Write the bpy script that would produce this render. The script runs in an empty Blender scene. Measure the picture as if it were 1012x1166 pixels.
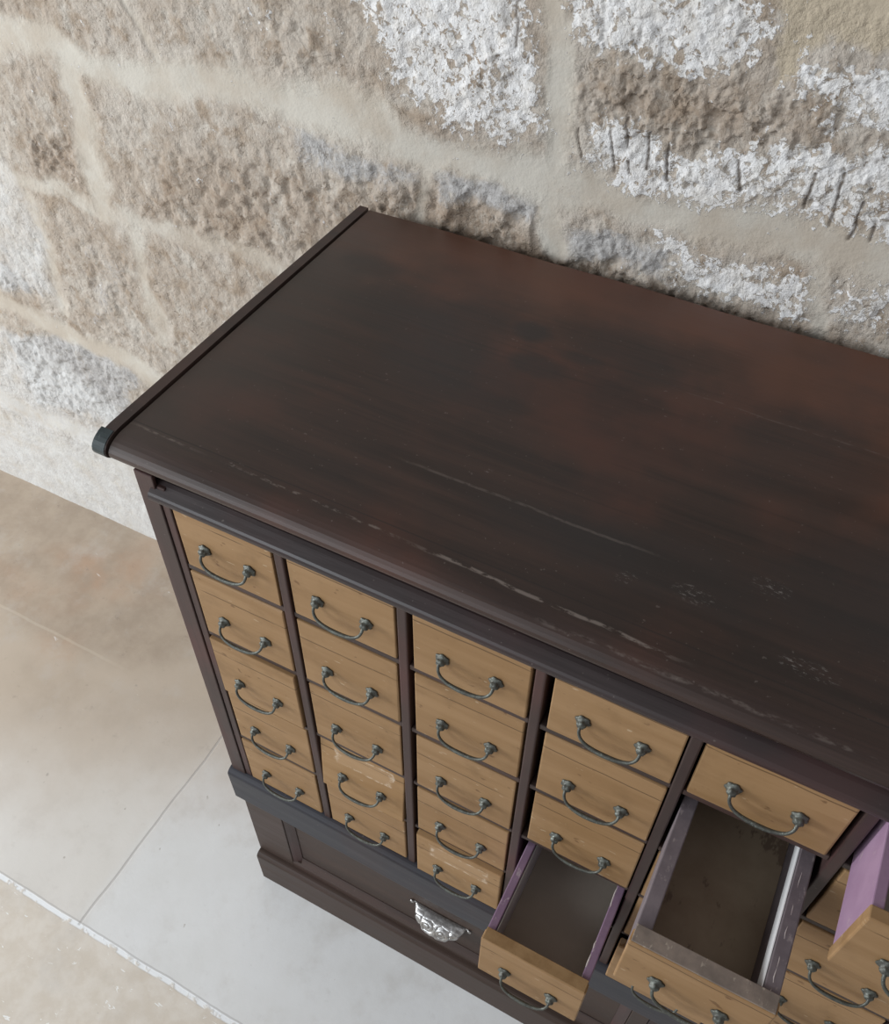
import bpy, bmesh, math, random
import numpy as np
from mathutils import Vector, Matrix
random.seed(7)
S = bpy.context.scene
COL = S.collection

# ------------------------------------------------------------------ camera
cam_d = bpy.data.cameras.new('camera')
cam = bpy.data.objects.new('camera', cam_d); COL.objects.link(cam); S.camera = cam
cam_d.sensor_fit = 'HORIZONTAL'; cam_d.sensor_width = 36.0
cam_d.lens = 1061.69 / 1012 * 36.0
cam_d.clip_start = .02
RIGHT = Vector((0.88523804, 0.46504357, 0.00938594))
DOWN = Vector((0.34892039, -0.65057645, -0.67454047))
FWD = Vector((-0.30758444, 0.60040383, -0.7381782))
m = Matrix((RIGHT, -DOWN, -FWD)).transposed().to_4x4()
m.translation = Vector((0.56458549, -0.45377792, 1.72450101))
cam.matrix_world = m

# ------------------------------------------------------------------ light
W = bpy.data.worlds.new('world'); S.world = W; W.use_nodes = True
W.node_tree.nodes['Background'].inputs[0].default_value = (.80, .78, .78, 1)
W.node_tree.nodes['Background'].inputs[1].default_value = .44
def area(name, loc, target, sx, sy, power, color):
    d = bpy.data.lights.new(name, 'AREA'); d.shape = 'RECTANGLE'; d.size = sx; d.size_y = sy
    d.energy = power; d.color = color
    o = bpy.data.objects.new(name, d); COL.objects.link(o)
    o.location = loc
    o.rotation_euler = (Vector(target) - Vector(loc)).to_track_quat('-Z', 'Y').to_euler()
    return o
area('window_light', (-3.9, -1.25, 1.5), (.3, .1, .8), 1.4, 1.6, 170, (.94, .97, 1.0))
area('doorway_light', (-1.2, -2.6, 2.1), (0, .1, .5), 1.7, 1.8, 54, (.85, .92, .98))
vs = S.view_settings
S.display_settings.display_device = 'sRGB'
vs.view_transform = 'Standard'; vs.look = 'None'; vs.gamma = 1; vs.use_curve_mapping = False
vs.exposure = 0.0

# ------------------------------------------------------------------ node helpers
class N:
    def __init__(s, name):
        s.m = bpy.data.materials.new(name); s.m.use_nodes = True
        s.t = s.m.node_tree; s.b = s.t.nodes['Principled BSDF']
    def new(s, k, **kw):
        n = s.t.nodes.new(k)
        for a, v in kw.items(): setattr(n, a, v)
        return n
    def put(s, sock, v):
        if isinstance(v, bpy.types.NodeSocket): s.t.links.new(v, sock)
        elif isinstance(v, (tuple, list)) and len(v) == 3 and sock.type == 'RGBA': sock.default_value = (*v, 1)
        else: sock.default_value = v
    def math(s, op, a, b=None, clamp=False):
        n = s.new('ShaderNodeMath', operation=op, use_clamp=clamp)
        s.put(n.inputs[0], a)
        if b is not None: s.put(n.inputs[1], b)
        return n.outputs[0]
    def step(s, v, lo, hi, a=0., b=1.):
        n = s.new('ShaderNodeMapRange', interpolation_type='SMOOTHSTEP')
        s.put(n.inputs[0], v)
        for i, x in enumerate((lo, hi, a, b)): s.put(n.inputs[1 + i], x)
        return n.outputs[0]
    def mix(s, f, a, b, mode='MIX'):
        n = s.new('ShaderNodeMix', data_type='RGBA', blend_type=mode)
        s.put(n.inputs[0], f); s.put(n.inputs[6], a); s.put(n.inputs[7], b)
        return n.outputs[2]
    def coord(s, rand=0.):
        tc = s.new('ShaderNodeTexCoord').outputs['Object']
        if not rand: return tc
        oi = s.new('ShaderNodeObjectInfo')
        c = s.new('ShaderNodeCombineXYZ')
        for i, k in enumerate((7.3, 13.1, 5.7)):
            s.put(c.inputs[i], s.math('MULTIPLY', oi.outputs['Random'], k * rand))
        v = s.new('ShaderNodeVectorMath', operation='ADD')
        s.put(v.inputs[0], tc); s.put(v.inputs[1], c.outputs[0])
        return v.outputs[0]
    def scale(s, vec, k, off=(0, 0, 0)):
        n = s.new('ShaderNodeMapping'); s.put(n.inputs[0], vec)
        n.inputs['Scale'].default_value = k; n.inputs['Location'].default_value = off
        return n.outputs[0]
    def noise(s, vec, scale, detail=4., rough=.55, dist=0.):
        n = s.new('ShaderNodeTexNoise'); s.put(n.inputs['Vector'], vec)
        n.inputs['Scale'].default_value = scale; n.inputs['Detail'].default_value = detail
        n.inputs['Roughness'].default_value = rough; n.inputs['Distortion'].default_value = dist
        return n.outputs[0]
    def voro(s, vec, scale):
        n = s.new('ShaderNodeTexVoronoi'); s.put(n.inputs['Vector'], vec); n.inputs['Scale'].default_value = scale
        return n.outputs['Distance']
    def xyz(s, vec):
        n = s.new('ShaderNodeSeparateXYZ'); s.put(n.inputs[0], vec); return n.outputs
    def attr(s, name):
        return s.new('ShaderNodeAttribute', attribute_name=name).outputs['Fac']
    def bump(s, h, strength, dist):
        n = s.new('ShaderNodeBump'); n.inputs['Strength'].default_value = strength; n.inputs['Distance'].default_value = dist
        s.put(n.inputs['Height'], h); s.put(s.b.inputs['Normal'], n.outputs[0])
    def out(s, col=None, rough=None, metal=None, spec=None):
        if col is not None: s.put(s.b.inputs['Base Color'], col)
        if rough is not None: s.put(s.b.inputs['Roughness'], rough)
        if metal is not None: s.put(s.b.inputs['Metallic'], metal)
        if spec is not None: s.put(s.b.inputs['Specular IOR Level'], spec)
        return s.m

# ------------------------------------------------------------------ materials
def mat_wall():
    n = N('old_limestone'); c = n.coord()
    mort, wh, br, gr, pl, gv = (n.attr(k) for k in ('mortar', 'white', 'brown', 'grey', 'plaster', 'groove')); ws = n.attr('wash')
    cen = lambda v, k: n.math('MULTIPLY', n.math('SUBTRACT', v, .5), k)
    a = n.noise(c, 8, 5, .6); b = n.noise(c, 48, 6, .68); f = n.noise(c, 170, 4, .65)
    stone = n.mix(n.step(a, .35, .65), (.405, .345, .285), (.485, .44, .385))
    stone = n.mix(n.step(n.math('ADD', n.noise(c, 17, 5, .62, .3), cen(b, .5)), .48, .70, 0, .85), stone, (.325, .255, .19))
    stone = n.mix(n.step(n.noise(c, 15, 4, .6, .5), .30, .46, .7, 0), stone, (.53, .495, .44))
    stone = n.mix(n.step(b, .50, .68, 0, .6), stone, (.34, .275, .215))
    stone = n.mix(n.step(b, .32, .44, .55, 0), stone, (.57, .535, .475))
    bb = n.math('MULTIPLY', br, n.step(n.math('ADD', n.noise(c, 16, 5, .6), cen(f, .6)), .30, .62))
    stone = n.mix(n.math('MULTIPLY', bb, .8), stone, n.mix(n.step(b, .35, .65), (.335, .255, .19), (.255, .185, .13)))
    gg = n.math('ADD', gr, n.math('ADD', cen(n.noise(c, 24, 5, .65), 1.5), cen(f, .8)))
    stone = n.mix(n.step(gg, .35, .95, 0, .85), stone, n.mix(n.step(f, .3, .7), (.33, .325, .32), (.50, .495, .49)))
    keep = n.math('SUBTRACT', 1., n.math('MAXIMUM', mort, pl), True)
    pits = n.math('MULTIPLY', n.step(n.math('ADD', n.noise(c, 58, 5, .7, .6), n.math('MULTIPLY', br, .06)), .62, .70), keep)
    stone = n.mix(n.math('MULTIPLY', pits, .55), stone, (.19, .145, .105))
    mortar = n.mix(n.step(n.noise(c, 9, 5, .6), .35, .65), (.465, .41, .34), (.545, .515, .455))
    mortar = n.mix(n.step(b, .55, .75, 0, .4), mortar, (.44, .38, .31))
    mcol = n.mix(n.step(n.math('ADD', mort, n.math('ADD', cen(n.noise(c, 20, 6, .65), .9), cen(f, .45))), .15, .95), stone, mortar)
    mcol = n.mix(n.step(n.math('ADD', pl, cen(b, 1.)), .3, .7), mcol, (.48, .41, .31))
    wsm = n.step(n.math('ADD', ws, n.math('ADD', cen(n.noise(c, 13, 6, .65), 1.1), cen(b, .8))), .25, .85)
    mcol = n.mix(n.math('MULTIPLY', wsm, .85), mcol, n.mix(n.step(b, .35, .65), (.66, .67, .665), (.56, .555, .54)))
    wn = n.math('ADD', n.math('ADD', cen(n.noise(c, 24, 5, .65, .4), 1.7), cen(n.noise(c, 95, 4, .7, .5), 3.0)), cen(f, .8))
    wv = n.math('ADD', wh, wn)
    wm = n.step(wv, .54, .74)
    white = n.mix(n.step(n.noise(c, 60, 4, .6), .35, .7), (.80, .80, .80), (.70, .68, .65))
    white = n.mix(n.step(n.voro(c, 170), .05, .30, .4, 0), white, (.54, .50, .45))
    col = n.mix(n.math('MULTIPLY', wm, .90), mcol, white)
    col = n.mix(n.math('MULTIPLY', gv, .9), col, (.13, .105, .085))
    h = n.math('ADD', n.math('MULTIPLY', b, 1.3), n.math('MULTIPLY', f, .7))
    h = n.math('MULTIPLY', h, n.math('SUBTRACT', 1., n.math('MULTIPLY', mort, .8), True))
    h = n.math('ADD', h, n.math('MULTIPLY', wm, .28))
    h = n.math('SUBTRACT', h, n.math('MULTIPLY', pits, .4))
    n.bump(h, .62, .007)
    return n.out(col, .93, spec=.15)

def mat_floor():
    n = N('limestone_flags'); c = n.coord(); X, Y, Z = n.xyz(c)
    warm, rust = n.attr('warm'), n.attr('rust')
    wob = n.math('MULTIPLY', n.math('SUBTRACT', n.noise(c, 9, 4), .5), .008)
    Yw = n.math('ADD', Y, wob); Xw = n.math('ADD', X, wob)
    a = n.noise(c, 4, 5, .6); b = n.noise(c, 26, 5, .65)
    base = n.mix(n.step(a, .35, .65), (.66, .66, .645), (.71, .715, .71))
    left = n.step(X, -.24, -.29)
    base = n.mix(n.math('MULTIPLY', left, .45), base, (.62, .565, .49))
    front = n.step(Yw, -.236, -.242)
    base = n.mix(front, base, n.mix(n.step(b, .35, .65), (.60, .54, .46), (.66, .61, .54)))
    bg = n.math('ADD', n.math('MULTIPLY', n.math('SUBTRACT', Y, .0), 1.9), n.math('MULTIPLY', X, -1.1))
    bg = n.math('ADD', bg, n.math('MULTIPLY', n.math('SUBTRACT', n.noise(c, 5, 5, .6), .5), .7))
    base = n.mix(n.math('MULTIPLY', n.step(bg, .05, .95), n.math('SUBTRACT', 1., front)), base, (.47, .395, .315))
    wm = n.math('ADD', warm, n.math('MULTIPLY', n.math('SUBTRACT', n.noise(c, 7, 5, .6), .5), .9))
    base = n.mix(n.step(wm, .2, .95, 0, .85), base, n.mix(n.step(n.noise(c, 12, 5, .65), .3, .7), (.315, .25, .19), (.41, .335, .26)))
    base = n.mix(n.math('MULTIPLY', rust, n.step(n.noise(c, 16, 4), .3, .7, .1, .7)), base, (.42, .255, .16))
    base = n.mix(n.math('MULTIPLY', n.step(n.noise(c, 10, 6, .65), .50, .72), .32), base, (.50, .47, .43))
    sc = n.step(n.noise(c, 30, 6, .75), .585, .74)
    base = n.mix(n.math('MULTIPLY', sc, n.math('ADD', n.math('MULTIPLY', warm, .5), .12)), base, (.22, .18, .15))
    base = n.mix(n.step(n.noise(n.scale(c, (1, 1, 1), (3, 1, 0)), 55, 2, .4), .75, .79, 0, .6), base, (.33, .29, .25))
    # pale chips on the front slab
    rc = n.new('ShaderNodeMapping'); n.put(rc.inputs[0], c); rc.inputs['Rotation'].default_value = (0, 0, 1.0); rc.inputs['Scale'].default_value = (1, 2.6, 1)
    ch = n.step(n.noise(rc.outputs[0], 27, 4, .6, 1.), .645, .67)
    base = n.mix(n.math('MULTIPLY', n.math('MULTIPLY', ch, front), .9), base, (.82, .82, .80))
    base = n.mix(n.math('MULTIPLY', n.step(n.noise(rc.outputs[0], 17, 3, .5, .5), .74, .77), .5), base, (.78, .77, .75))
    # joints
    def line(v, at, w):
        return n.step(n.math('ABSOLUTE', n.math('SUBTRACT', v, at)), w, w * .5)
    j1 = n.math('MULTIPLY', line(Yw, -.2395, .0055), n.step(n.noise(c, 40, 4, .6), .38, .5))
    base = n.mix(j1, base, (.80, .82, .83))
    base = n.mix(n.math('MULTIPLY', line(Yw, -.2335, .002), .45), base, (.35, .34, .33))
    j2 = n.math('MULTIPLY', line(Xw, -.265, .003), n.step(Yw, -.24, -.236))
    base = n.mix(n.math('MULTIPLY', j2, .5), base, (.36, .34, .32))
    j3 = n.math('MULTIPLY', line(Yw, .215, .004), n.step(X, -.50, -.66))
    base = n.mix(n.math('MULTIPLY', j3, .25), base, (.60, .53, .43))
    h = n.math('SUBTRACT', n.math('MULTIPLY', b, .5), n.math('MULTIPLY', n.math('ADD', j2, j1), .5))
    n.bump(h, .25, .004)
    return n.out(base, n.step(b, .3, .7, .5, .68), spec=.35)

def mat_wood(name, dark, mid, red, rough=.46, axis=0, top=False, rand=1., wear=.35, spec=.4):
    n = N(name); tc = n.coord(); c = n.coord(rand) if rand else tc
    k = [34., 34., 34.]; k[axis] = 2.2
    g = n.noise(n.scale(c, k), 1., 6, .65, .4)
    k2 = [140., 140., 140.]; k2[axis] = 5.
    fine = n.noise(n.scale(c, k2), 1., 3, .6)
    blot = n.noise(c, 5.5, 4, .55)
    col = n.mix(n.step(g, .32, .68), dark, mid)
    col = n.mix(n.step(blot, .46, .72, 0, .75), col, red)
    col = n.mix(n.step(fine, .55, .75, 0, .35), col, tuple(v * .55 for v in dark))
    # pale specks and rubbed scratches
    sp = n.step(n.noise(c, 230, 2, .4), .735, .77)
    col = n.mix(n.math('MULTIPLY', sp, wear * .8), col, (.22, .19, .17))
    r = n.step(g, .3, .7, rough - .06, rough + .08)
    if top:
        X, Y, Z = n.xyz(tc)
        # redder, less worn band along the back
        bk = n.step(n.math('ADD', Y, n.math('MULTIPLY', n.math('SUBTRACT', blot, .5), .35)), .33, .52, 0, .75)
        col = n.mix(bk, col, n.mix(g, (.085, .034, .020), (.15, .064, .040)))
        rt = n.math('MULTIPLY', n.step(X, .42, .78), n.step(Y, .16, .32)); rt = n.math('MULTIPLY', rt, n.step(blot, .4, .65, .2, .8))
        col = n.mix(rt, col, (.12, .043, .022))
        lf = n.step(X, .12, -.06, 0, .5)
        col = n.mix(lf, col, (.062, .050, .044))
        def blob(cx, cy, rx, ry):
            dx = n.math('DIVIDE', n.math('SUBTRACT', X, cx), rx); dy = n.math('DIVIDE', n.math('SUBTRACT', Y, cy), ry)
            d = n.math('ADD', n.math('MULTIPLY', dx, dx), n.math('MULTIPLY', dy, dy))
            d = n.math('ADD', d, n.math('MULTIPLY', n.math('SUBTRACT', n.noise(c, 30, 4), .5), 1.2))
            return n.step(d, 1.1, .15)
        for cx, cy, rx, ry, w in ((.252, .37, .028, .022, .75), (.285, .315, .045, .022, .6), (.32, .35, .03, .012, .4), (.50, .11, .13, .05, .5), (.10, .33, .09, .05, .4),
                                  (.02, .40, .05, .03, .45), (.2, .26, .12, .06, .35), (.66, .16, .1, .08, .4), (.4, .10, .1, .035, .35)):
            col = n.mix(n.math('MULTIPLY', blob(cx, cy, rx, ry), w), col, (.020, .017, .017))
        def scratch(y0, w, x0, x1, lo, hi, amt, slope=0.):
            nonlocal col
            yy = n.math('SUBTRACT', n.math('SUBTRACT', Y, y0), n.math('MULTIPLY', X, slope))
            yy = n.math('ADD', yy, n.math('MULTIPLY', n.math('SUBTRACT', n.noise(n.scale(tc, (16, 1, 1)), 1., 3), .5), .006))
            l = n.step(n.math('ABSOLUTE', yy), w, w * .3)
            l = n.math('MULTIPLY', l, n.math('MULTIPLY', n.step(X, x0 - .03, x0 + .03), n.step(X, x1 + .03, x1 - .03)))
            l = n.math('MULTIPLY', l, n.step(n.noise(n.scale(tc, (60, 160, 1)), 1., 4, .7), lo, hi))
            col = n.mix(n.math('MULTIPLY', l, amt), col, (.20, .165, .145))
        scratch(.0315, .0020, -.04, .03, .42, .55, .5, -.02)
        scratch(.0315, .0022, .09, .27, .48, .60, .65, -.02)
        scratch(.0315, .0027, .30, .53, .42, .55, .8, -.022)
        scratch(.117, .0022, .24, .48, .35, .55, .3, .0)
        scratch(.004, .003, .42, .72, .46, .62, .3, -.0)
        scratch(.35, .0015, .45, .75, .4, .6, .25, .0)
        # an old board joint
        jl = n.step(n.math('ABSOLUTE', n.math('SUBTRACT', Y, .036)), .0012, .0004)
        col = n.mix(n.math('MULTIPLY', jl, .6), col, (.012, .009, .009))
        # scuffs
        for cx, cy, rx, ry in ((.307, .1436, .006, .004), (.474, .081, .012, .008), (.59, .13, .02, .012), (.64, .06, .03, .01), (.083, .032, .012, .006), (.53, .09, .02, .012)):
            m_ = n.math('MULTIPLY', blob(cx, cy, rx, ry), n.step(n.noise(n.scale(tc, (130, 330, 1)), 1., 4, .75), .54, .64))
            col = n.mix(n.math('MULTIPLY', m_, .6), col, (.26, .24, .225))
    n.bump(n.math('ADD', g, n.math('MULTIPLY', fine, .4)), .18, .002)
    return n.out(col, r, spec=spec)

def mat_pine(name, c1, c2, label=False):
    n = N(name); tc = n.coord(); c = n.coord(1.)
    X, Y, Z = n.xyz(tc)
    oi = n.new('ShaderNodeObjectInfo').outputs['Random']
    g = n.noise(n.scale(c, (3.5, 30, 40)), 1., 5, .6, .5)
    blot = n.noise(c, 22, 4, .6)
    col = n.mix(n.step(g, .3, .7), c1, c2)
    col = n.mix(n.step(blot, .5, .75, 0, .5), col, tuple(v * .72 for v in c1))
    # seam between the two boards of the front
    zz = n.math('ADD', Z, n.math('MULTIPLY', n.math('SUBTRACT', n.noise(n.scale(c, (18, 1, 1)), 1., 3), .5), .004))
    at = n.math('ADD', .078, n.math('MULTIPLY', oi, .022))
    seam = n.step(n.math('ABSOLUTE', n.math('SUBTRACT', zz, at)), .0012, .0004)
    seam = n.math('MULTIPLY', seam, n.step(n.noise(n.scale(c, (14, 1, 1)), 1., 2), .38, .5, .1, .85))
    col = n.mix(seam, col, (.09, .05, .022))
    kn = n.step(n.noise(n.scale(c, (1, 1, 1.6)), 62, 2, .45), .69, .76, 0, .7)
    col = n.mix(kn, col, (.13, .065, .028))
    fl = n.step(n.noise(n.scale(c, (50, 50, 190)), 1., 2, .5), .71, .74, 0, .7)
    col = n.mix(fl, col, (.46, .35, .23))
    if label:
        d = n.math('MAXIMUM', n.math('DIVIDE', n.math('ABSOLUTE', n.math('SUBTRACT', X, .002)), .045), n.math('DIVIDE', n.math('ABSOLUTE', n.math('SUBTRACT', Z, .088)), .018))
        d = n.math('ADD', d, n.math('MULTIPLY', n.math('SUBTRACT', n.noise(c, 60, 4), .5), .5))
        inn = n.step(d, 1.0, .88); edge = n.math('MULTIPLY', inn, n.step(d, .72, .86))
        col = n.mix(n.math('MULTIPLY', inn, .35), col, (.47, .32, .19))
        col = n.mix(n.math('MULTIPLY', edge, n.step(n.noise(c, 90, 4, .7), .45, .6, 0, .65)), col, (.62, .52, .41))
    # grubby rims
    n.bump(n.math('ADD', g, n.math('MULTIPLY', seam, -.8)), .2, .0015)
    return n.out(col, .58, spec=.3)

def mat_paint(name, a, b, rough=.6, scale=30., worn=None, metal=0., spec=.3, bump=.2):
    n = N(name); c = n.coord(1.)
    v = n.noise(c, scale, 5, .65)
    col = n.mix(n.step(v, .32, .68), a, b)
    if worn: col = n.mix(n.step(n.noise(n.scale(c, (2, 1, 1)), scale * 2.2, 4, .65), .60, .68), col, worn)
    n.bump(v, bump, .002)
    return n.out(col, rough, metal, spec)

M = {
 'wall': mat_wall(), 'floor': mat_floor(),
 'top': mat_wood('dark_stained_top', (.021, .013, .011), (.047, .025, .019), (.078, .029, .019), .40, 0, True, 0., spec=.45),
 'wood': mat_wood('dark_stained_wood', (.034, .023, .021), (.060, .038, .032), (.066, .036, .030), .5),
 'wood_v': mat_wood('dark_stained_upright', (.036, .022, .020), (.062, .036, .032), (.085, .032, .029), .5, 2),
 'ebony': mat_wood('blackened_moulding', (.020, .020, .025), (.036, .036, .044), (.040, .031, .034), .45, spec=.28),
 'bead': mat_wood('dark_moulding', (.026, .019, .019), (.044, .031, .031), (.056, .028, .026), .40),
 'lower': mat_wood('brown_varnished_wood', (.040, .026, .020), (.062, .041, .032), (.056, .034, .028), .52, spec=.28),
 'inside': mat_paint('carcass_wood', (.05, .036, .028), (.085, .06, .045), .75),
 'box_wood': mat_paint('bare_drawer_wood', (.22, .16, .105), (.29, .22, .15), .7),
 'pine': mat_pine('old_pine', (.258, .150, .067), (.315, .192, .094)),
 'pine_label': mat_pine('old_pine_with_label_scar', (.28, .162, .070), (.335, .205, .098), True),
 'pine_bare': mat_paint('bare_pine_edge', (.22, .128, .055), (.29, .18, .085), .65, 50),
 'grey_rim': mat_paint('grimy_pine_rim', (.16, .13, .11), (.25, .20, .165), .6, 40, (.33, .28, .23)),
 'purple': mat_paint('faded_purple_paint', (.19, .12, .185), (.24, .16, .23), .6, 26, (.36, .29, .32)),
 'pink': mat_paint('chalky_lilac_paint', (.27, .165, .25), (.32, .205, .295), .6, 20, (.35, .25, .30)),
 'mauve': mat_paint('dusty_mauve_paint', (.135, .112, .122), (.185, .155, .165), .6, 34, (.26, .22, .22)),
 'drawer_floor': mat_paint('brown_drawer_floor', (.25, .185, .125), (.32, .25, .175), .6, 12, (.17, .12, .085)),
 'drawer_grey': mat_paint('grey_brown_drawer_floor', (.42, .37, .30), (.48, .425, .35), .65, 12),
 'lining': mat_paint('pale_paper_lining', (.80, .80, .80), (.84, .84, .84), .45, 20),  # near-white colour imitates the lit band inside the open drawer
 'worn': mat_paint('rubbed_pale_edge', (.40, .34, .33), (.55, .49, .47), .6, 60),
 'lining_grey': mat_paint('grey_paper_lining', (.50, .49, .48), (.62, .61, .60), .6, 20),
 'bronze': mat_paint('verdigris_bronze', (.070, .070, .062), (.12, .128, .112), .48, 160, (.23, .26, .235), .55, .5, .4),
 'silver': mat_paint('tarnished_silver', (.34, .335, .33), (.62, .615, .61), .34, 140, None, 1., .5, .3),
 'greenish': mat_paint('dark_green_black_lacquer', (.030, .040, .042), (.050, .062, .064), .38, 40, (.08, .09, .09)),
}
MORT = [([(-0.939, 1.152), (-0.7, 1.179), (-0.593, 1.186), (-0.518, 1.164), (-0.373, 1.173), (-0.222, 1.192), (-0.112, 1.204), (-0.035, 1.185), (0.04, 1.17), (0.114, 1.169), (0.207, 1.17), (0.296, 1.17), (0.381, 1.168), (0.481, 1.17), (0.587, 1.168), (0.751, 1.165)], 0.024), ([(-0.182, 1.185), (-0.061, 1.19), (0.028, 1.163)], 0.03), ([(-0.696, 0.928), (-0.585, 0.916), (-0.438, 0.919), (-0.351, 0.916), (-0.235, 0.912)], 0.016), ([(-1.099, 0.634), (-0.959, 0.62), (-0.826, 0.602), (-0.672, 0.589), (-0.554, 0.548)], 0.02), ([(-1.276, 0.301), (-1.11, 0.295), (-0.945, 0.303), (-0.82, 0.29), (-0.703, 0.178)], 0.03), ([(-0.562, 1.158), (-0.561, 1.067), (-0.587, 0.92)], 0.02), ([(-0.423, 1.264), (-0.391, 1.165)], 0.008), ([(0.18, 1.414), (0.185, 1.366), (0.195, 1.276), (0.198, 1.173), (0.216, 1.089)], 0.017), ([(0.022, 1.164), (0.012, 1.069)], 0.012), ([(0.524, 1.169), (0.537, 1.061)], 0.014), ([(-0.762, 0.89), (-0.77, 0.659)], 0.014), ([(-0.536, 0.894), (-0.538, 0.669)], 0.014)]
WHITE = [([(-0.174, 1.335), (-0.078, 1.31), (-0.031, 1.281), (-0.008, 1.24), (0.04, 1.215), (0.112, 1.196), (0.185, 1.219), (0.164, 1.289), (0.148, 1.385)], 0.86), ([(0.202, 1.393), (0.213, 1.344), (0.24, 1.33), (0.345, 1.33), (0.395, 1.347), (0.405, 1.371), (0.385, 1.422)], 0.9), ([(0.222, 1.19), (0.225, 1.253), (0.262, 1.279), (0.324, 1.248), (0.39, 1.256), (0.448, 1.284), (0.501, 1.287), (0.605, 1.32), (0.659, 1.183), (0.582, 1.183), (0.477, 1.184), (0.377, 1.187), (0.271, 1.191)], 0.84), ([(0.419, 1.327), (0.438, 1.365), (0.476, 1.364), (0.564, 1.384), (0.587, 1.325), (0.5, 1.303), (0.459, 1.338)], 0.86), ([(0.306, 1.143), (0.356, 1.138), (0.43, 1.133), (0.52, 1.137), (0.515, 1.066), (0.465, 1.08), (0.402, 1.072), (0.335, 1.106)], 0.84), ([(0.535, 1.133), (0.667, 1.164), (0.695, 1.094), (0.569, 1.073)], 0.6), ([(-0.441, 1.205), (-0.392, 1.216), (-0.38, 1.205), (-0.431, 1.188)], 0.4), ([(-0.234, 1.286), (-0.179, 1.297), (-0.169, 1.276), (-0.212, 1.258)], 0.45)]
WASH = [([(-0.92, 0.971), (-0.806, 0.951), (-0.746, 0.894), (-0.773, 0.668), (-0.944, 0.652), (-1.086, 0.659)], 0.62), ([(-1.201, 0.443), (-0.991, 0.551), (-0.853, 0.534), (-0.732, 0.477), (-0.649, 0.366), (-0.712, 0.052), (-0.925, 0.068), (-1.188, 0.127), (-1.362, 0.141)], 0.66)]
BROWN = [([(0.209, 1.294), (0.252, 1.312), (0.347, 1.324), (0.464, 1.336), (0.494, 1.295), (0.389, 1.261), (0.323, 1.25), (0.227, 1.272)], 0.8), ([(-0.707, 1.02), (-0.581, 1.034), (-0.616, 0.936), (-0.713, 0.935)], 0.9), ([(-0.417, 1.066), (-0.066, 1.093), (-0.092, 1.027), (-0.302, 0.907), (-0.525, 0.929)], 0.65), ([(-0.052, 1.11), (0.191, 1.098), (0.402, 1.072), (0.624, 1.061), (0.708, 1.062), (0.721, 1.029), (0.224, 1.02), (-0.098, 1.039)], 1.0), ([(0.04, 1.285), (0.106, 1.321), (0.151, 1.296), (0.063, 1.249)], 0.6), ([(-0.205, 1.301), (-0.057, 1.246), (-0.021, 1.221), (-0.111, 1.219), (-0.215, 1.236)], 0.35)]
GREY = [([(-0.179, 1.153), (0.015, 1.139), (0.002, 1.105), (-0.18, 1.09)], 0.8), ([(0.03, 1.142), (0.188, 1.153), (0.193, 1.104), (0.041, 1.09)], 0.9), ([(0.218, 1.123), (0.347, 1.128), (0.356, 1.082), (0.224, 1.073)], 0.9), ([(-0.986, 0.508), (-0.776, 0.611), (-0.609, 0.544), (-0.718, 0.374), (-0.978, 0.349)], 1.0), ([(-0.993, 0.746), (-0.902, 0.744), (-0.796, 0.666), (-0.944, 0.652)], 0.8), ([(-0.709, 0.845), (-0.574, 0.833), (-0.592, 0.639), (-0.698, 0.642)], 0.45), ([(-0.718, 1.141), (-0.563, 1.133), (-0.585, 1.047), (-0.774, 1.019)], 0.35)]
PLASTER = [([(0.379, 1.443), (0.559, 1.469), (0.589, 1.397), (0.511, 1.384), (0.455, 1.378), (0.435, 1.347), (0.419, 1.327)], 0.8)]
GROOVE = [[(0.26, 1.251), (0.271, 1.197)], [(0.275, 1.262), (0.289, 1.2)], [(0.303, 1.251), (0.309, 1.209)], [(0.326, 1.246), (0.333, 1.202)], [(0.405, 1.243), (0.413, 1.212)], [(0.484, 1.25), (0.483, 1.21)], [(0.512, 1.257), (0.514, 1.198)], [(0.541, 1.248), (0.538, 1.189)], [(0.557, 1.245), (0.558, 1.194)], [(0.137, 1.358), (0.136, 1.312)], [(0.221, 1.237), (0.228, 1.202)]]
FWARM = [([(-2.4, .9), (-.3, .9), (-.42, .5), (-.45, .34), (-.55, .22), (-.75, .19), (-1.1, .22), (-2.4, .3)], 1.0), ([(-0.894, 0.194), (-0.671, 0.206), (-0.348, 0.252), (-0.225, 0.178), (-0.398, 0.086), (-0.678, -0.018)], 0.45)]
FRUST = [([(-0.938, 0.407), (-0.706, 0.516), (-0.63, 0.392), (-0.772, 0.288)], 0.7), ([(-0.764, 0.209), (-0.709, 0.233), (-0.672, 0.18), (-0.708, 0.165)], 0.9), ([(-1.009, 0.308), (-0.861, 0.326), (-0.825, 0.259), (-0.931, 0.231)], 0.5)]

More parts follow.
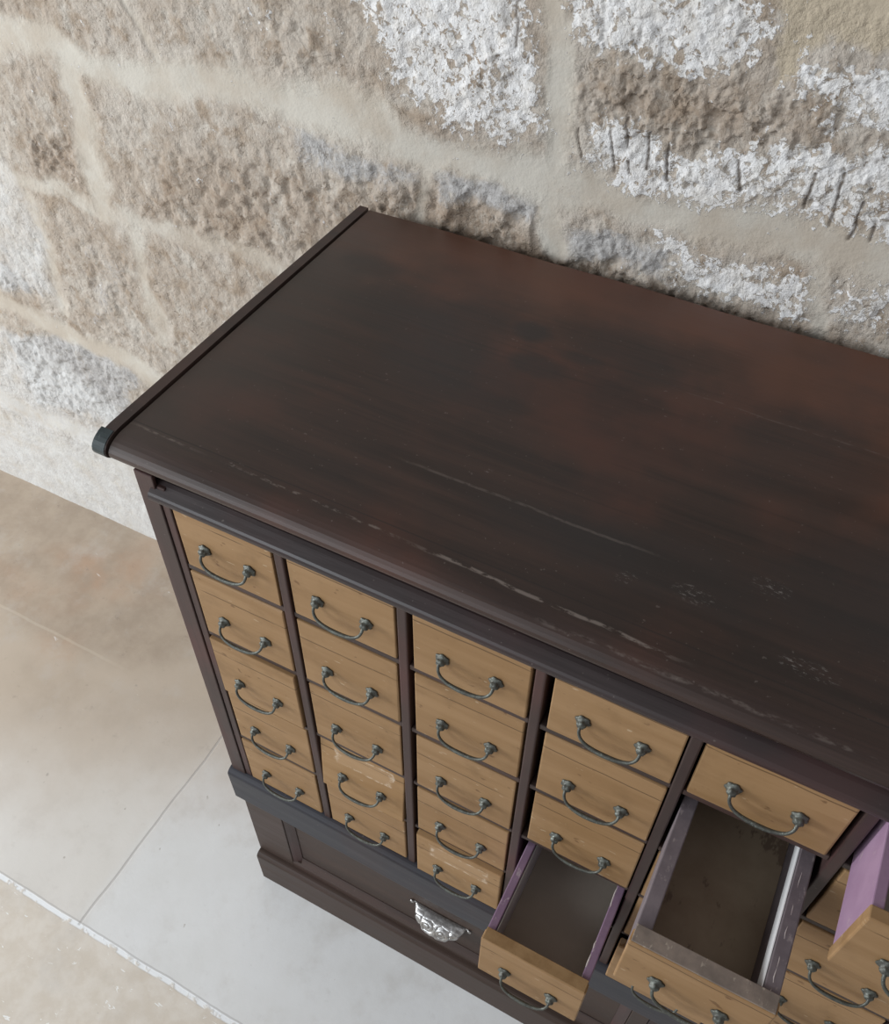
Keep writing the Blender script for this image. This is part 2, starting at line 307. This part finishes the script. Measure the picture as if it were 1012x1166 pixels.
# ------------------------------------------------------------------ mesh helpers
def link(name, me, mat, parent=None, label=None, smooth=False):
    if mat is not None: me.materials.append(mat)
    if smooth: me.polygons.foreach_set('use_smooth', [True] * len(me.polygons))
    o = bpy.data.objects.new(name, me); COL.objects.link(o)
    if parent is not None: o.parent = parent
    if label: o['label'] = label
    return o
def obj(name, bm, mat, parent=None, loc=(0, 0, 0), label=None, smooth=False):
    bmesh.ops.recalc_face_normals(bm, faces=bm.faces)
    me = bpy.data.meshes.new(name); bm.to_mesh(me); bm.free()
    o = link(name, me, mat, parent, label, smooth)
    o.location = loc
    return o
def add_box(bm, x0, x1, y0, y1, z0, z1, bev=0., seg=2):
    b = bmesh.new()
    r = bmesh.ops.create_cube(b, size=1)
    for v in b.verts:
        v.co = Vector(((x0 + x1) / 2 + v.co.x * (x1 - x0), (y0 + y1) / 2 + v.co.y * (y1 - y0), (z0 + z1) / 2 + v.co.z * (z1 - z0)))
    if bev: bmesh.ops.bevel(b, geom=b.edges[:], offset=bev, segments=seg, affect='EDGES', profile=.5)
    t = bpy.data.meshes.new('t'); b.to_mesh(t); b.free(); bm.from_mesh(t); bpy.data.meshes.remove(t)
    return bm
def box(*a, **k): return add_box(bmesh.new(), *a, **k)
def prism_x(prof, x0, x1, bm=None, n=1, fn=None):
    """closed (y, z) profile swept along x; fn(x, i) may shift the ring"""
    bm = bm or bmesh.new(); rings = []
    for k in range(n + 1):
        x = x0 + (x1 - x0) * k / n
        ring = []
        for i, (y, z) in enumerate(prof):
            dy, dz = fn(x, i) if fn else (0, 0)
            ring.append(bm.verts.new((x, y + dy, z + dz)))
        rings.append(ring)
    m = len(prof)
    for a, b in zip(rings, rings[1:]):
        for i in range(m): bm.faces.new((a[i], a[(i + 1) % m], b[(i + 1) % m], b[i]))
    bm.faces.new(rings[0]); bm.faces.new(rings[-1][::-1])
    return bm
def tube(path, radii, n=10, bm=None):
    bm = bm or bmesh.new(); P = [Vector(p) for p in path]; rings = []
    for i, p in enumerate(P):
        t = (P[min(i + 1, len(P) - 1)] - P[max(i - 1, 0)]).normalized()
        u = t.cross(Vector((0, 1, .3)));
        if u.length < .1: u = t.cross(Vector((0, 0, 1)))
        u.normalize(); w = t.cross(u)
        rings.append([bm.verts.new(p + (u * math.cos(2 * math.pi * k / n) + w * math.sin(2 * math.pi * k / n)) * radii[i]) for k in range(n)])
    for a, b in zip(rings, rings[1:]):
        for k in range(n): bm.faces.new((a[k], a[(k + 1) % n], b[(k + 1) % n], b[k]))
    bm.faces.new(rings[0]); bm.faces.new(rings[-1])
    return bm
def arc(cy, cz, ry, rz, a0, a1, n):
    return [(cy + ry * math.cos(math.radians(a0 + (a1 - a0) * i / n)), cz + rz * math.sin(math.radians(a0 + (a1 - a0) * i / n))) for i in range(n + 1)]

# numpy value noise for the relief of wall and floor
RNG = np.random.default_rng(5)
TAB = RNG.random((512, 512))
def vnoise(x, y):
    xi = np.floor(x).astype(int); yi = np.floor(y).astype(int); fx = x - xi; fy = y - yi
    fx = fx * fx * (3 - 2 * fx); fy = fy * fy * (3 - 2 * fy)
    g = lambda a, b: TAB[a % 512, b % 512]
    return (g(xi, yi) * (1 - fx) + g(xi + 1, yi) * fx) * (1 - fy) + (g(xi, yi + 1) * (1 - fx) + g(xi + 1, yi + 1) * fx) * fy
def fbm(x, y, s, o=4, r=.5):
    v = 0; a = 1; t = 0
    for k in range(o):
        v = v + a * vnoise(x * s + 17.3 * k, y * s + 9.1 * k); t += a; a *= r; s *= 2.03
    return v / t
def seg_dist(X, Y, a, b):
    dx, dy = b[0] - a[0], b[1] - a[1]
    t = np.clip(((X - a[0]) * dx + (Y - a[1]) * dy) / (dx * dx + dy * dy + 1e-12), 0, 1)
    return np.hypot(X - a[0] - t * dx, Y - a[1] - t * dy)
def line_dist(X, Y, pts):
    d = np.full(X.shape, 9.)
    for a, b in zip(pts, pts[1:]): d = np.minimum(d, seg_dist(X, Y, a, b))
    return d
def poly_sd(X, Y, pts):
    d = line_dist(X, Y, pts + pts[:1]); ins = np.zeros(X.shape, bool)
    for (x0, y0), (x1, y1) in zip(pts, pts[1:] + pts[:1]):
        if y0 == y1: continue
        ins ^= ((y0 > Y) != (y1 > Y)) & (X < (x1 - x0) * (Y - y0) / (y1 - y0) + x0)
    return np.where(ins, d, -d)
def sst(v, lo, hi):
    t = np.clip((v - lo) / (hi - lo), 0, 1); return t * t * (3 - 2 * t)
def axis(lo, hi, a, b, fine, coarse):
    return np.concatenate([np.arange(lo, a, coarse), np.arange(a, b, fine), np.arange(b, hi + coarse, coarse)])
def grid_mesh(name, co, nu, nv, attrs):
    me = bpy.data.meshes.new(name)
    i = np.arange((nu - 1) * (nv - 1)); r, c = i // (nu - 1), i % (nu - 1); q = r * nu + c
    F = np.stack([q, q + 1, q + nu + 1, q + nu], 1)
    me.vertices.add(nu * nv); me.vertices.foreach_set('co', co.astype(np.float32).ravel())
    me.loops.add(F.size); me.loops.foreach_set('vertex_index', F.astype(np.int32).ravel())
    me.polygons.add(len(F)); me.polygons.foreach_set('loop_start', np.arange(0, F.size, 4, dtype=np.int32))
    me.polygons.foreach_set('loop_total', np.full(len(F), 4, np.int32))
    me.update(calc_edges=True); me.validate()
    me.polygons.foreach_set('use_smooth', np.ones(len(me.polygons), bool))
    for k, v in attrs.items():
        a = me.attributes.new(k, 'FLOAT', 'POINT'); a.data.foreach_set('value', v.astype(np.float32).ravel())
    return me

# ------------------------------------------------------------------ the setting
def build_wall():
    xs = axis(-2.2, 2.4, -1.3, .85, .0034, .02); zs = axis(-.02, 2.3, -.02, 1.5, .0034, .02)
    xs = np.unique(np.concatenate([xs, np.arange(.17, .70, .0017)])); zs = np.unique(np.concatenate([zs, np.arange(1.18, 1.42, .0022)]))
    xs = xs[np.r_[True, np.diff(xs) > .0006]]; zs = zs[np.r_[True, np.diff(zs) > .0006]]
    X, Z = np.meshgrid(xs, zs)
    wx = X + (fbm(X, Z, 10, 4) - .5) * .06; wz = Z + (fbm(X + 5, Z + 3, 10, 4) - .5) * .05
    extra_m = [([(-2.3, 1.43), (2.5, 1.44)], .022), ([(-2.3, 1.72), (2.5, 1.71)], .022), ([(-2.3, .915), (-.7, .92)], .016), ([(-2.3, .61), (-1., .61)], .02),
               ([(.55, 1.172), (2.5, 1.172)], .022), ([(-1.3, .92), (-1.32, 1.18)], .016), ([(-1.05, 1.18), (-1.06, 1.43)], .016), ([(.8, 1.18), (.81, 1.44)], .016),
               ([(1.25, .9), (1.24, 1.17)], .016), ([(1.6, 1.18), (1.6, 1.44)], .016), ([(-.3, 1.44), (-.29, 1.72)], .016), ([(.5, 1.44), (.5, 1.72)], .016), ([(-1.2, .32), (-1.2, .6)], .016)]
    mort = np.zeros(X.shape)
    for pts, w in MORT + extra_m: mort = np.maximum(mort, (.72 if w < .0165 else 1.) * sst(line_dist(wx, wz, pts), w * 2.0, w * .2))
    mort = np.maximum(mort, .75 * sst(wz, .30, .20))
    def field(L, soft):
        v = np.zeros(X.shape)
        for pts, w in L: v = np.maximum(v, w * sst(poly_sd(wx, wz, pts), -soft, soft))
        return v
    white = field(WHITE, .022); wash = field(WASH, .05); brown = field(BROWN, .03); grey = field(GREY, .02); plaster = field(PLASTER, .02)
    far = np.maximum(sst(X, .68, .8), sst(Z, 1.43, 1.5)); white = np.maximum(white, far * sst(fbm(X, Z, 4, 2), .45, .6) * .85)
    wash = np.maximum(wash, .75 * sst(Z, .34, .12))
    groove = np.zeros(X.shape)
    gx = X + (fbm(X, Z, 40, 3) - .5) * .010
    for pts in GROOVE: groove = np.maximum(groove, sst(line_dist(gx, Z, pts), .0022, .0008) * sst(fbm(X + 2, Z, 50, 2), .15, .42))
    stone = 1 - np.maximum(mort, plaster * .8)
    rough = .35 + .65 * np.maximum(brown, .15 * white) + .3 * grey
    rel = stone * (.0035 + rough * ((fbm(X, Z, 30, 5, .6) - .5) * .013 + (fbm(X + 7, Z, 9, 3) - .5) * .012))
    rel += stone * .0042 * sst(fbm(X, Z + 4, 60, 4, .6), .46, .6) * rough
    rel -= stone * rough * .004 * sst(fbm(X + 3, Z + 1, 55, 3), .60, .74)
    rel += mort * (.0045 + (fbm(X, Z, 7, 3) - .5) * .007)
    rel -= groove * .0012
    rel = np.minimum(rel, .0165)
    co = np.stack([X, .541 - rel, Z], -1).reshape(-1, 3)
    me = grid_mesh('wall_back', co, len(xs), len(zs), dict(mortar=mort, white=white, brown=brown, grey=grey, plaster=plaster, groove=groove, wash=wash))
    o = link('wall_back', me, M['wall']); o['kind'] = 'structure'
def build_floor():
    xs = axis(-2.4, 2.6, -1.4, .8, .01, .05); ys = axis(-2., .56, -.6, .56, .01, .05)
    X, Y = np.meshgrid(xs, ys)
    wx = X + (fbm(X, Y, 6, 3) - .5) * .12; wy = Y + (fbm(X + 4, Y, 6, 3) - .5) * .10
    def field(L, soft):
        v = np.zeros(X.shape)
        for pts, w in L: v = np.maximum(v, w * sst(poly_sd(wx, wy, pts), -soft, soft))
        return v
    co = np.stack([X, Y, (fbm(X, Y, 3, 3) - .5) * .004 - .001], -1).reshape(-1, 3)
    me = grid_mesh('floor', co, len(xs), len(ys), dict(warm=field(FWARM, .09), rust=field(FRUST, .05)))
    o = link('floor', me, M['floor']); o['kind'] = 'structure'
build_wall(); build_floor()

# ------------------------------------------------------------------ the cabinet
NC = 9; PITCH = .145; WID = NC * PITCH; DEP = .512; H = 1.0755
cab = bpy.data.objects.new('apothecary_cabinet', None); COL.objects.link(cab)
cab['label'] = 'dark wooden cabinet with many small pine drawers standing against the stone wall'
cab['category'] = 'cabinet'
XL, XR = -.026, WID + .026

# top board: bullnosed front edge
nose = arc(.021, H - .0145, .027, .0145, 90, 270, 14)
prof = [(DEP, H)] + [(.20, H + .0004)] + nose + [(DEP, H - .029)]
obj('top_board', prism_x(prof, -.0485, XR + .02, n=60, fn=lambda x, i: ((math.sin(x * 7.) * .0008 if i > 1 else math.sin(x * 23) * .0012), 0)), M['top'], cab, smooth=False)
def strip(x0, x1, name):
    sn = arc(.021, H - .0135, .0285, .0160, 90, 262, 12)
    bm = prism_x([(DEP + .001, H + .0015), (DEP * .5, H + .003)] + sn + [(DEP + .001, H - .031)], x0, x1, n=3)
    s = obj(name, bm, M['wood'], cab)
    cap = arc(.021, H - .0135, .0292, .0167, 108, 252, 12)
    obj('edge_cap', prism_x(cap, x0 - .0040, x1 - .0015, n=2), M['greenish'], s, label='dark greenish worn cap on the rounded corner')
    return s
strip(-.0645, -.0515, 'edge_strip')
strip(XR + .023, XR + .036, 'edge_strip')
# mouldings under the top
obj('cove_moulding', prism_x([(.4, 1.0468), (.004, 1.0468), (.0075, 1.042), (.0125, 1.0375), (.014, 1.033), (.4, 1.033)], -.010, WID + .010), M['wood'], cab)
bead = [(.06, 1.0345), (.009, 1.0345), (.005, 1.0325)] + arc(.0045, 1.0200, .0125, .0095, 140, 265, 8) + [(.06, 1.0108)]
obj('bead_moulding', prism_x(bead, -.0085, WID + .0085, n=40, fn=lambda x, i: (0, math.sin(x * 11) * .0006)), M['bead'], cab)

# carcass
obj('side_panel', box(XL, XL + .018, .004, DEP - .012, 0, 1.0468, bev=.0015), M['wood_v'], cab)
obj('side_panel', box(XR - .018, XR, .004, DEP - .012, 0, 1.0468, bev=.0015), M['wood_v'], cab)
obj('back_panel', box(XL + .018, XR - .018, DEP - .025, DEP - .013, .02, 1.03), M['inside'], cab)
for s in (0, 1):
    f = (lambda a: a) if s == 0 else (lambda a: WID - a)
    a, b = sorted((f(XL - .0005), f(-.0022))); obj('stile', box(a, b, -.001,   .0038, .30, 1.0468, bev=.0012), M['wood_v'], cab)
    a, b = sorted((f(-.0012), f(.0092))); obj('inner_stile', box(a, b, .0005, .30, .4035, 1.0325, bev=.0012), M['wood_v'], cab)
DIV = {1: .1457, 2: .2875, 3: .4332, 4: .5787}
FR = {0: (.0118, .1365), 1: (.1545, .2790), 2: (.2995, .4245), 3: (.4465, .5715), 4: (.5870, .7150), 5: (.7350, .8600)}
for k in range(6, NC): FR[k] = (k * PITCH + .011, (k + 1) * PITCH - .0115)
div = [0.0] + [DIV.get(k, k * PITCH + .0002) for k in range(1, NC)] + [WID]
for k in range(1, NC):
    w = .0056
    obj('divider', box(div[k] - w, div[k] + w, -.001, .30, .4035, 1.012, bev=.0018, seg=3), M['wood_v'], cab)
ROWS = [(.9140, 1.0280), (.7860, .9035), (.6560, .7755), (.5310, .6470), (.4060, .5225)]
for r in range(4):
    zt = ROWS[r][0] - .0012; zb = ROWS[r + 1][1] + .0012
    for c in range(NC):
        a = div[c] + (.0094 if c == 0 else .0058); b = div[c + 1] - (.0094 if c == NC - 1 else .0058)
        obj('shelf_rail', box(a, b, .0015, .30, zb, zt, bev=.001), M['wood'], cab)

# ledge, lower front and plinth
led = [(.02, .4025)] + arc(.003, .3925, .0135, .010, 90, 180, 6) + arc(.003, .318, .0125, .011, 180, 265, 6) + [(.02, .307)]
obj('ledge_moulding', prism_x(led, XL - .0045, XR + .0045, n=40, fn=lambda x, i: (math.sin(x * 9 + 1) * .0006, math.sin(x * 13) * .0007)), M['ebony'], cab)
pan = [(.046, .640), (.665, 1.259)]
zb0, zt0 = .120, .300
obj('lower_stile', box(XL, .046, .0005, .0195, .10, .306, bev=.0015), M['lower'], cab)
obj('lower_stile', box(.640, .665, .0005, .0195, .10, .306, bev=.0015), M['lower'], cab)
obj('lower_stile', box(1.259, XR, .0005, .0195, .10, .306, bev=.0015), M['lower'], cab)
obj('bottom_rail', prism_x([(.0195, .1195), (.004, .1195), (.0005, .1165), (.0005, .098), (-.004, .094), (-.004, .088), (.0195, .088)], .046, .640), M['lower'], cab)
obj('bottom_rail', prism_x([(.0195, .1195), (.004, .1195), (.0005, .1165), (.0005, .098), (-.004, .094), (-.004, .088), (.0195, .088)], .665, 1.259), M['lower'], cab)
obj('carcass_floor', box(XL + .018, XR - .018, .02, DEP - .026, .38, .398), M['inside'], cab)
pl = [(.02, .1005), (-.002, .1005)] + arc(-.004, .0905, .0095, .010, 90, 180, 5) + [(-.0135, .001), (.02, .001)]
obj('plinth', prism_x(pl, XL + .0015, XR - .0015, n=30, fn=lambda x, i: (math.sin(x * 8) * .0006, 0)), M['lower'], cab)

def spiral(cx, cy, r0, turns, a0, sgn, n=40):
    return [(cx + r0 * (1 - i / n * .9) * math.cos(a0 + sgn * turns * 2 * math.pi * i / n), cy + r0 * (1 - i / n * .9) * math.sin(a0 + sgn * turns * 2 * math.pi * i / n)) for i in range(n + 1)]
def cup_pull(parent, cx, zc, y0):
    """half-shell cup pull with raised scrolls, flange tips left and right"""
    nu, nv = 110, 56; L, D, P = .043, .056, .024
    U, V = np.meshgrid(np.linspace(-1, 1, nu), np.linspace(0, 1, nv))
    wid = np.sqrt(np.clip(1 - np.abs(U) ** 2.1, 0, 1)) * (1 - .10 * U * U)
    th = V * math.pi * .62
    x = U * L; z = -wid * D * .62 * (1 - np.cos(th)) / 1.37 ; y = -wid * P * np.sin(th) ** .8
    s, t = U * L, V * D * wid
    hgt = np.zeros(U.shape)
    lines = [spiral(-.013, .026, .0105, 1.7, 2.2, 1), spiral(.012, .028, .0105, 1.7, .9, -1), spiral(-.030, .022, .006, 1.3, 1., 1), spiral(.030, .022, .006, 1.3, 2., -1),
             [(-.022, .012), (-.008, .009), (.0, .014), (.008, .009), (.022, .012)], [(-.02, .040), (-.006, .043), (0, .037), (.006, .043), (.02, .040)], [(0, .012), (.001, .036)],
             [(-.036, .012), (-.026, .010)], [(.036, .012), (.026, .010)]]
    for l in lines: hgt = np.maximum(hgt, sst(line_dist(s, t, l), .0040, .0014))
    hgt += .25 * (fbm(s, t, 320, 3) - .5)
    inner = sst(V, .02, .10) * sst(1 - np.abs(U), .02, .10)
    y = y - hgt * .0040 * inner; z = z - hgt * .0006 * inner
    co = np.stack([x, y, z], -1).reshape(-1, 3)
    me = grid_mesh('cup_pull', co, nu, nv, {})
    o = link('cup_pull', me, M['silver'], parent, 'ornate silvery cup pull with raised scrolls'); o.location = (cx, y0, zc)
    md = o.modifiers.new('wall', 'SOLIDIFY'); md.thickness = .0012
    bm = bmesh.new()
    add_box(bm, -.050, .050, -.0007, .0, -.004, .0008, bev=.0003)
    for sg in (-1, 1):
        bmesh.ops.create_uvsphere(bm, u_segments=12, v_segments=8, radius=.0036, matrix=Matrix.Translation((sg * .0505, -.0022, -.0005)) @ Matrix.Diagonal((1, .6, 1, 1)))
    f = obj('cup_flange', bm, M['silver'], parent, (cx, y0, zc))
for (a, b) in pan:
    ld = bpy.data.objects.new('lower_drawer', None); COL.objects.link(ld); ld.parent = cab
    ld.location = ((a + b) / 2, 0, zb0)
    w = (b - a) / 2 - .0008; h = zt0 - zb0
    obj('panel', box(-w + .014, w - .014, .0098, .019, .014, h, bev=.001), M['lower'], ld)
    for sg in (-1, 1):
        q = [(sg * (w - .016), .0097), (sg * (w - .016), .0085), (sg * (w - .006), .004), (sg * w, .002), (sg * w, .0097)]
        bm = bmesh.new(); r0 = [bm.verts.new((x, y, .0)) for x, y in q]; r1 = [bm.verts.new((x, y, h)) for x, y in q]
        for i in range(5): bm.faces.new((r0[i], r0[(i + 1) % 5], r1[(i + 1) % 5], r1[i]))
        bm.faces.new(r0); bm.faces.new(r1)
        obj('panel_moulding', bm, M['wood_v'], ld)
    obj('panel_moulding', prism_x([(.0097, .016), (.0085, .016), (.004, .006), (.002, .0), (.0097, 0.)], -w + .016, w - .016), M['wood'], ld)
    cup_pull(ld, -.012, .102, .0095)

# ------------------------------------------------------------------ drawers
def bail_mesh():
    half = [(-.0290, -.0060, .0), (-.0292, -.0085, -.0012), (-.0288, -.0108, -.0042), (-.0270, -.0126, -.0080), (-.0235, -.0142, -.0112), (-.018, -.0153, -.0136), (-.011, -.0160, -.0150), (-.004, -.0163, -.0155)]
    pts = half + [(-x, y, z) for x, y, z in half[::-1]]
    rr = [.0018, .0017, .0016, .0016, .0017, .0019, .0022, .0024]; rr = rr + rr[::-1]
    # smooth by one round of subdivision
    P = [Vector(p) for p in pts]; Q = [P[0]]; Rr = [rr[0]]
    for i in range(len(P) - 1):
        p0, p1, p2, p3 = P[max(i - 1, 0)], P[i], P[i + 1], P[min(i + 2, len(P) - 1)]
        for t in (.5, 1.):
            Q.append(.5 * ((2 * p1) + (p2 - p0) * t + (2 * p0 - 5 * p1 + 4 * p2 - p3) * t * t + (3 * p1 - p0 - 3 * p2 + p3) * t ** 3)); Rr.append(rr[i] + (rr[i + 1] - rr[i]) * t)
    bm = tube(Q, Rr, 10)
    bmesh.ops.recalc_face_normals(bm, faces=bm.faces)
    me = bpy.data.meshes.new('handle'); bm.to_mesh(me); bm.free()
    me.materials.append(M['bronze']); me.polygons.foreach_set('use_smooth', [True] * len(me.polygons)); return me
def rosette_mesh():
    bm = bmesh.new(); prof = [(.0, .0), (.0070, .0), (.0078, .0010), (.0072, .0022), (.0058, .0030), (.0048, .0040), (.0047, .0056), (.0042, .0074), (.0028, .0086), (.0, .0090)]
    n = 24; rings = []
    for k in range(n):
        a = 2 * math.pi * k / n; ring = []
        for i, (r, d) in enumerate(prof):
            lob = 1 + (.10 * math.cos(6 * a) if i in (1, 2, 3) else .14 * math.cos(5 * a) if i in (6, 7) else 0)
            ring.append(bm.verts.new((r * lob * math.cos(a), -d, r * lob * math.sin(a))))
        rings.append(ring)
    for k in range(n):
        a, b = rings[k], rings[(k + 1) % n]
        for i in range(len(prof) - 1): bm.faces.new((a[i], a[i + 1], b[i + 1], b[i]))
    bmesh.ops.remove_doubles(bm, verts=bm.verts, dist=1e-6)
    bmesh.ops.recalc_face_normals(bm, faces=bm.faces)
    me = bpy.data.meshes.new('rosette'); bm.to_mesh(me); bm.free()
    me.materials.append(M['bronze']); me.polygons.foreach_set('use_smooth', [True] * len(me.polygons)); return me
BAIL, ROS = bail_mesh(), rosette_mesh()
def hardware(front, kz, dx=0.):
    h = bpy.data.objects.new('handle', BAIL); COL.objects.link(h); h.parent = front
    h.location = (dx, 0, kz); h.rotation_euler = (random.uniform(-.12, .10), 0, random.uniform(-.015, .015))
    for sg in (-1, 1):
        k = bpy.data.objects.new('rosette', ROS); COL.objects.link(k); k.parent = front
        k.location = (dx + sg * .029, .0, kz + random.uniform(-.0012, .0012)); k.rotation_euler = (0, random.uniform(0, 3), 0)
def ribbon(x, y0, y1, z, r):
    n = 34; pts = [(x + random.uniform(-.0007, .0007), y0 + (y1 - y0) * i / n, z + random.uniform(-.0003, .0002)) for i in range(n + 1)]
    return tube(pts, [r * random.uniform(.25, 1.15) for _ in pts], 6)
OPEN = {(3, 3): .120, (4, 1): .138, (5, 0): .088}
LOW = {(3, 3): .010, (4, 1): .019, (5, 0): .015}
PULL = {(1, 3): .005, (4, 4): .014, (2, 4): .006, (0, 2): .003}
SCAR = {(1, 3), (2, 4)}
def drawer(c, r):
    x0, x1 = FR[c]; z0, z1 = ROWS[r]; w = (x1 - x0) / 2; h = z1 - z0; e = OPEN.get((c, r), PULL.get((c, r), random.uniform(-.0008, .0008)))
    op = (c, r) in OPEN
    h -= LOW.get((c, r), 0); fh = h
    bm = bmesh.new(); add_box(bm, -w, w, 0, .0125, 0, fh, bev=.0016, seg=2)
    for v in bm.verts: v.co += Vector((random.uniform(-.0003, .0003), random.uniform(-.0002, .0002), random.uniform(-.0004, .0004)))
    lab = 'pine drawer pulled open with painted sides' if op else 'pine drawer front with a scraped label scar' if (c, r) in SCAR else None
    f = obj('drawer', bm, M['pine_label' if (c, r) in SCAR else 'pine'], cab, ((x0 + x1) / 2, -e, z0), lab)
    f.rotation_euler = (0, 0, random.uniform(-.008, .008) if not op else 0)
    if (c, r) == (1, 3): f.rotation_euler = (-.085, 0, .012)
    hardware(f, .0425 + random.uniform(-.001, .001))
    if op:
        D = .30; t = .014 if (c, r) == (4, 1) else .0095; y0 = .0128; zt = h - .003
        side = M[{(3, 3): 'purple', (4, 1): 'mauve', (5, 0): 'pink'}[(c, r)]]
        for sg in (-1, 1):
            a, b = sorted((sg * (w - .0012), sg * (w - .0012 - t)))
            obj('side_board', box(a, b, y0, D, .003, zt, bev=.0012), side, f, label='purple painted drawer side')
        obj('back_board', box(-w + t + .0015, w - t - .0015, D - .01, D, .003, zt - .004), M['box_wood'], f)
        obj('bottom_board', box(-w + t + .0014, w - t - .0014, y0, D - .0102, .016, .021), M['drawer_floor' if (c, r) == (4, 1) else 'drawer_grey'], f)
        if (c, r) == (4, 1):
            obj('top_rim', box(-w + .0015, w - .0015, .0008, .0170, fh, fh + .0016, bev=.0006), M['grey_rim'], f, label='grimy grey upper rim of the front')
            obj('lining', box(w - t - .0028, w - t - .0018, y0 + .002, D - .012, zt - .026, zt - .001), M['lining'], f, label='pale paper strip inside the top of the side')  # strip added to paint the window light along the top of the inner side
            obj('worn_edge', ribbon(w - t + .0046, y0 + .002, D - .012, zt - .0003, .0007), M['worn'], f, label='pale worn line along the rim')
        if (c, r) == (3, 3):
            obj('top_rim', box(-w + .0015, w - .0015, .0008, .0150, fh, fh + .0014, bev=.0006), M['pine_bare'], f, label='bare chipped upper rim of the front')
            obj('lining', box(-w + t + .0018, -w + t + .0028, y0 + .002, D - .012, .0215, zt - .004), M['lining_grey'], f, label='grey paper lining')
            obj('worn_edge', ribbon(w - t - .0006, y0 + .002, D - .012, zt - .0006, .0009), M['worn'], f, label='pale worn line along the rim')
    return f
for c in range(NC):
    for r in range(5):
        drawer(c, r)
